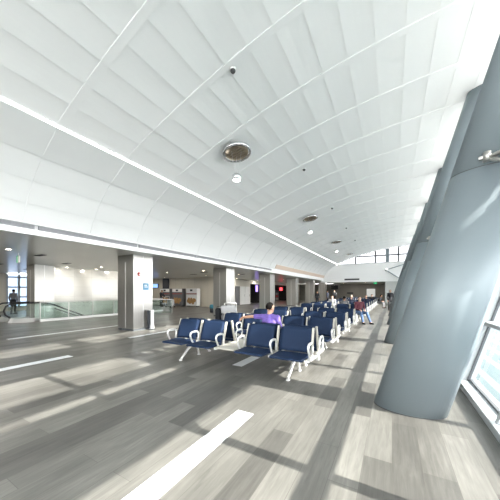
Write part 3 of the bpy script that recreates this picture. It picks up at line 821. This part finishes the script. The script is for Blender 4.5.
# ------------------------------------------------------------------ people
def skin_mesh(chains, voxel, extra=None):
    """chains: list of [(point, radius), ...]; grown with Skin, fused by a voxel remesh"""
    b = bmesh.new()
    for ch in chains:
        P = [Vector(p) for p, r in ch]; R = [r for p, r in ch]
        # densify so that tapers stay smooth
        add_tube(b, P, R, 10)
        for p, r in zip(P, R): add_ball(b, p, (r, r, r), 2)
    if extra: extra(b)
    me = bpy.data.meshes.new('tmp'); b.to_mesh(me); b.free()
    o = bpy.data.objects.new('tmp', me); C.objects.link(o)
    m = o.modifiers.new('r', 'REMESH'); m.mode = 'VOXEL'; m.voxel_size = voxel
    s = o.modifiers.new('s', 'SMOOTH'); s.factor = .5; s.iterations = 4
    dg = bpy.context.evaluated_depsgraph_get(); dg.update()
    out = bpy.data.meshes.new_from_object(o.evaluated_get(dg))
    bpy.data.objects.remove(o); bpy.data.meshes.remove(me)
    for p in out.polygons: p.use_smooth = True
    return out

def person(label, loc, rz, seated=False, shirt='navy_cloth', trousers='black_cloth', hair='hair', skin='skin', lean=0., arms=None, legs=None,
           head_turn=0., fine=.011, scale=1., long_hair=False, short_sleeve=False):
    t = thing('person', label, 'person', loc, rz)
    t.scale = (scale,) * 3
    V = Vector
    # local frame: +y is forward, +x the person's right
    pz = .53 if seated else .93
    pel = V((0, 0, pz))
    sp = lambda h, f=0: V((0, math.sin(lean) * h + f, pz + math.cos(lean) * h))
    waist, chest, neck0 = sp(.17), sp(.36, .005), sp(.50)
    hc = sp(.655, .03); hc = V((hc.x, hc.y, hc.z))
    sh = {s: sp(.45) + V((.185 * s, 0, 0)) for s in (1, -1)}
    hip = {s: pel + V((.095 * s, 0, -.04)) for s in (1, -1)}
    A = arms or {}
    L = legs or {}
    elbow, wrist, hand = {}, {}, {}
    for s in (1, -1):
        if s in A: elbow[s], wrist[s], hand[s] = [V(p) for p in A[s]]
        elif seated:
            elbow[s] = sh[s] + V((.05 * s, .07, -.27)); wrist[s] = V((.12 * s, .30, pz + .13)); hand[s] = V((.09 * s, .39, pz + .10))
        else:
            elbow[s] = sh[s] + V((.05 * s, -.03, -.29)); wrist[s] = sh[s] + V((.06 * s, .06, -.54)); hand[s] = sh[s] + V((.055 * s, .09, -.63))
    knee, ank, toe = {}, {}, {}
    for s in (1, -1):
        if s in L: knee[s], ank[s], toe[s] = [V(p) for p in L[s]]
        elif seated:
            knee[s] = V((.12 * s, .44, pz - .02)); ank[s] = V((.12 * s, .46, .09)); toe[s] = V((.13 * s, .62, .035))
        else:
            knee[s] = V((.105 * s, .02, .49)); ank[s] = V((.11 * s, -.02, .09)); toe[s] = V((.13 * s, .14, .035))
    mid = lambda a, b, f: a + (b - a) * f
    def arm_chain(s, k=0., to_hand=True):
        ch = [(chest + V((.08 * s, 0, .06)), .075 + k), (sh[s], .058 + k), (mid(sh[s], elbow[s], .45), .047 + k), (elbow[s], .038 + k), (mid(elbow[s], wrist[s], .35), .037 + k), (wrist[s], .026 + k)]
        return ch
    def hand_chains(s):
        d = (hand[s] - wrist[s]).normalized(); side = d.cross(V((0, 0, 1)));
        if side.length < .3: side = d.cross(V((0, 1, 0)))
        side.normalize(); nrm = side.cross(d).normalized()
        if nrm.z > 0: nrm = -nrm
        palm = wrist[s] + d * .045
        out = [[(wrist[s], .025), (palm, .03)]]
        for off in (-.024, -.008, .008, .024): out.append([(wrist[s] + d * .02 + side * off * .6, .014), (wrist[s] + d * .085 + side * off, .0125)])
        for i, (off, ln) in enumerate(((-.027, .062), (-.009, .074), (.009, .070), (.027, .054))):
            a = wrist[s] + d * .085 + side * off
            b = a + d * ln * .5 + nrm * .010; c = b + d * ln * .42 + nrm * .022
            out.append([(a, .0105), (b, .0095), (c, .008)])
        a = wrist[s] + d * .03 + side * .026 * -s; b = a + d * .035 + side * .03 * -s; c = b + d * .035 + side * .006 * -s + nrm * .012
        out.append([(a, .014), (b, .011), (c, .009)])
        return out
    def leg_chain(s, k=0.):
        return [(hip[s], .085 + k), (mid(hip[s], knee[s], .4), .078 + k), (knee[s], .056 + k), (mid(knee[s], ank[s], .3), .054 + k), (ank[s], .036 + k)]
    torso = lambda k=0.: [[(pel + V((-.07, 0, 0)), .10 + k), (pel + V((.07, 0, 0)), .10 + k)], [(pel, .115 + k), (waist, .115 + k), (chest, .125 + k), (sp(.43), .095 + k)],
                          [(waist + V((-.055, 0, 0)), .09 + k), (chest + V((-.08, 0, 0)), .10 + k)], [(waist + V((.055, 0, 0)), .09 + k), (chest + V((.08, 0, 0)), .10 + k)],
                          [(sp(.45) + V((-.16, 0, 0)), .055 + k), (sp(.48), .06 + k), (sp(.45) + V((.16, 0, 0)), .055 + k)]]
    R = Matrix.Rotation(head_turn, 3, 'Z')
    hp = lambda p: hc + R @ V(p)
    def head(b):
        n0 = len(b.verts)
        add_ball(b, (0, 0, .02), (.076, .094, .098), 3); add_ball(b, (0, .025, -.045), (.055, .068, .075), 3)
        add_ball(b, (0, .098, -.012), (.013, .020, .020), 1); add_ball(b, (0, .088, .01), (.010, .014, .026), 1)
        add_ball(b, (0, .068, -.095), (.028, .026, .022), 2)
        for s in (1, -1):
            add_ball(b, (.077 * s, -.005, -.012), (.012, .022, .034), 2); add_ball(b, (.03 * s, .083, .032), (.024, .012, .008), 1)
        b.verts.ensure_lookup_table()
        for v in b.verts[n0:]: v.co = hp(v.co)
    chains = torso(-.012) + [[(neck0 - V((0, 0, .04)), .056), (sp(.56, .01), .052), (hc + V((0, -.01, -.03)), .05)]]
    for s in (1, -1): chains += [arm_chain(s)] + hand_chains(s) + [leg_chain(s)] + [[(ank[s], .036), (mid(ank[s], toe[s], .4), .035), (toe[s], .028)]]
    me = skin_mesh(chains, fine, head); me.name = 'body'; me.materials.append(M[skin]); link('body', me, t)
    g = [c for c in torso(.004)]
    for s in (1, -1): g.append(arm_chain(s, .010)[:3] + [(mid(sh[s], elbow[s], .7), .058)] if short_sleeve else arm_chain(s, .010)[:-1] + [(mid(elbow[s], wrist[s], .9), .034)])
    me = skin_mesh(g, fine, None); me.materials.append(M[shirt]); link('shirt', me, t)
    g = [[(pel + V((-.07, 0, -.01)), .118), (pel + V((.07, 0, -.01)), .118)], [(pel, .125), (mid(pel, waist, .35), .124)]]
    for s in (1, -1): g.append(leg_chain(s, .012))
    me = skin_mesh(g, fine, None); me.materials.append(M[trousers]); link('trousers', me, t)
    for s in (1, -1):
        d = (toe[s] - ank[s]); d.z = 0; d.normalize()
        h = ank[s] - d * .03; zz = toe[s].z
        me = skin_mesh([[(V((h.x, h.y, ank[s].z - .045)), .047), (mid(ank[s], toe[s], .5) + V((0, 0, -.01)), .045), (toe[s] + V((0, 0, .005)), .036)], [(ank[s], .045), (ank[s] - V((0, 0, .04)), .047)]], fine, None)
        me.materials.append(M['black_cloth']); link('shoe', me, t)
    b = bmesh.new(); add_ball(b, (0, -.006, .026), (.085, .102, .104), 3)
    low = -.10 if long_hair else -.045
    dele = [v for v in b.verts if not (v.co.z > .075 or (v.co.y < .012 and v.co.z > low) or (v.co.z > .045 and v.co.y < .05))]
    bmesh.ops.delete(b, geom=dele, context='VERTS')
    r = bmesh.ops.solidify(b, geom=b.faces[:], thickness=.008)
    if long_hair: add_ball(b, (0, -.075, -.09), (.075, .04, .13), 2)
    for v in b.verts: v.co = hp(v.co)
    for f in b.faces: f.smooth = True
    obj('hair', b, M[hair], t)
    b = bmesh.new()
    for s in (1, -1): add_ball(b, hp((.030 * s, .087, .014)), (.011, .009, .007), 1)
    obj('eyes', b, M['eye'], t)
    b = bmesh.new(); add_ball(b, hp((0, .086, -.058)), (.022, .010, .007), 1); obj('lips', b, M['lip'], t)
    return t

def by(k): return 4.65 + BP * k
XS = (-4.20, -3.48, -2.28, -1.56)
# man in the violet shirt, back to the camera, left arm along the next backrest
person('man in a violet shirt seated with his back to the camera, arm stretched left', (-2.36, by(0) + .42, 0), 0, True, 'purple', 'black_cloth', lean=-.03,
       arms={-1: ((-.42, -.02, .98), (-.70, .03, .94), (-.79, .05, .90))}, head_turn=-.45, fine=.008, short_sleeve=True)
# man in the maroon sweater at the aisle end
person('man in a maroon sweater and blue jeans seated at the aisle end, legs out', (-1.42, by(5) - .46, 0), PI + .55, True, 'maroon', 'denim', 'hair', 'skin_pale', 0.,
       legs={1: ((.13, .44, .52), (.10, .60, .09), (.10, .77, .035)), -1: ((-.16, .44, .52), (-.24, .64, .09), (-.28, .81, .035))}, fine=.010)
person('pale-haired traveller in dark clothes seated on the seventh bench', (XS[2], by(7) - .42, 0), PI, True, 'navy_cloth', 'black_cloth', 'hair_grey', 'skin_pale')
person('dark-haired traveller in grey seated with back turned on the fifth bench', (XS[2] + .02, by(5) + .42, 0), 0, True, 'grey_cloth', 'black_cloth')
person('traveller in white seated third from the right on the seventh bench', (XS[1], by(7) - .42, 0), PI, True, 'white_cloth', 'denim', 'hair', 'skin_pale')
person('dark-haired traveller in navy seated at the right end of the eighth bench', (XS[3], by(8) - .42, 0), PI, True, 'navy_cloth', 'black_cloth', 'hair', 'skin')
person('traveller in black seated alone near the far end of the row', (XS[3], by(11) - .42, 0), PI, True, 'black_cloth', 'black_cloth', 'hair', 'skin_pale')
person('person in black bending forward at the bench end far down the aisle', (-1.12, by(12) - .46, 0), -PI / 2 - .3, True, 'black_cloth', 'grey_cloth', 'hair', 'skin', .35)
person('man in a dark suit and white shirt standing by the leaning columns', (-.13, 23.6, 0), PI + .5, False, 'black_cloth', 'black_cloth', 'hair_grey', 'skin_pale')
person('person in black standing left of the travellers near the fifth steel column', (-7.3, 28.2, 0), PI + .3, False, 'black_cloth', 'black_cloth', 'hair', 'skin', scale=.93)
person('man in navy standing between two travellers at the far left', (-6.4, 29.3, 0), PI / 2, False, 'navy_cloth', 'black_cloth', 'hair', 'skin')
person('person in a grey top standing nearest the dark far wall', (-5.85, 30.4, 0), PI - .4, False, 'grey_cloth', 'black_cloth', 'hair', 'skin_pale')
person('person in black pushing the trolley before the kiosks', (-20.05, 17.45, 0), -PI / 2, False, 'black_cloth', 'black_cloth', 'hair', 'skin',
       arms={1: ((.22, .10, 1.14), (.22, .36, 1.08), (.2, .44, 1.06)), -1: ((-.22, .10, 1.14), (-.22, .36, 1.08), (-.2, .44, 1.06))}, lean=.12)
person('dark silhouetted person standing before the far left window', (-22.8, 7.05, 0), .6, False, 'grey_cloth', 'black_cloth', 'hair', 'skin')

# ------------------------------------------------------------------ light
sun = bpy.data.lights.new('sun', 'SUN'); sun.energy = 9.8; sun.angle = math.radians(.55); sun.color = (1, .965, .90)
so = bpy.data.objects.new('sun', sun); C.objects.link(so)
so.rotation_euler = Vector((-1, 0, -SUNT)).to_track_quat('-Z', 'Y').to_euler(); so.location = (30, 10, 20)
W = bpy.data.worlds.new('sky'); S.world = W; W.use_nodes = True
nt = W.node_tree; bg = nt.nodes['Background']
tc = nt.nodes.new('ShaderNodeTexCoord'); sp = nt.nodes.new('ShaderNodeSeparateXYZ'); rp = nt.nodes.new('ShaderNodeValToRGB')
nt.links.new(tc.outputs['Generated'], sp.inputs[0]); nt.links.new(sp.outputs['Z'], rp.inputs[0]); nt.links.new(rp.outputs[0], bg.inputs['Color'])
rp.color_ramp.elements[0].position = 0; rp.color_ramp.elements[0].color = (1, 1, 1, 1)
rp.color_ramp.elements[1].position = .7; rp.color_ramp.elements[1].color = (.93, .965, 1, 1)
bg.inputs['Strength'].default_value = 5.3

# ------------------------------------------------------------------ camera and view
cam = bpy.data.cameras.new('camera'); co = bpy.data.objects.new('camera', cam); C.objects.link(co)
cam.sensor_fit = 'HORIZONTAL'; cam.sensor_width = 36; cam.lens = 251 / 500 * 36
cam.shift_y = 41.5 / 500; cam.clip_start = .05; cam.clip_end = 500
co.location = (0, 0, 1.55); co.rotation_euler = (PI / 2, 0, math.radians(29.5))
S.camera = co
vs = S.view_settings
S.display_settings.display_device = 'sRGB'
vs.view_transform = 'Standard'; vs.look = 'None'; vs.gamma = 1; vs.use_curve_mapping = False; vs.exposure = 0.97
S.cycles.use_denoising = True
S.cycles.max_bounces = 12; S.cycles.diffuse_bounces = 7; S.cycles.glossy_bounces = 5; S.cycles.transparent_max_bounces = 16
S.cycles.sample_clamp_indirect = 8; S.cycles.caustics_reflective = False; S.cycles.caustics_refractive = False
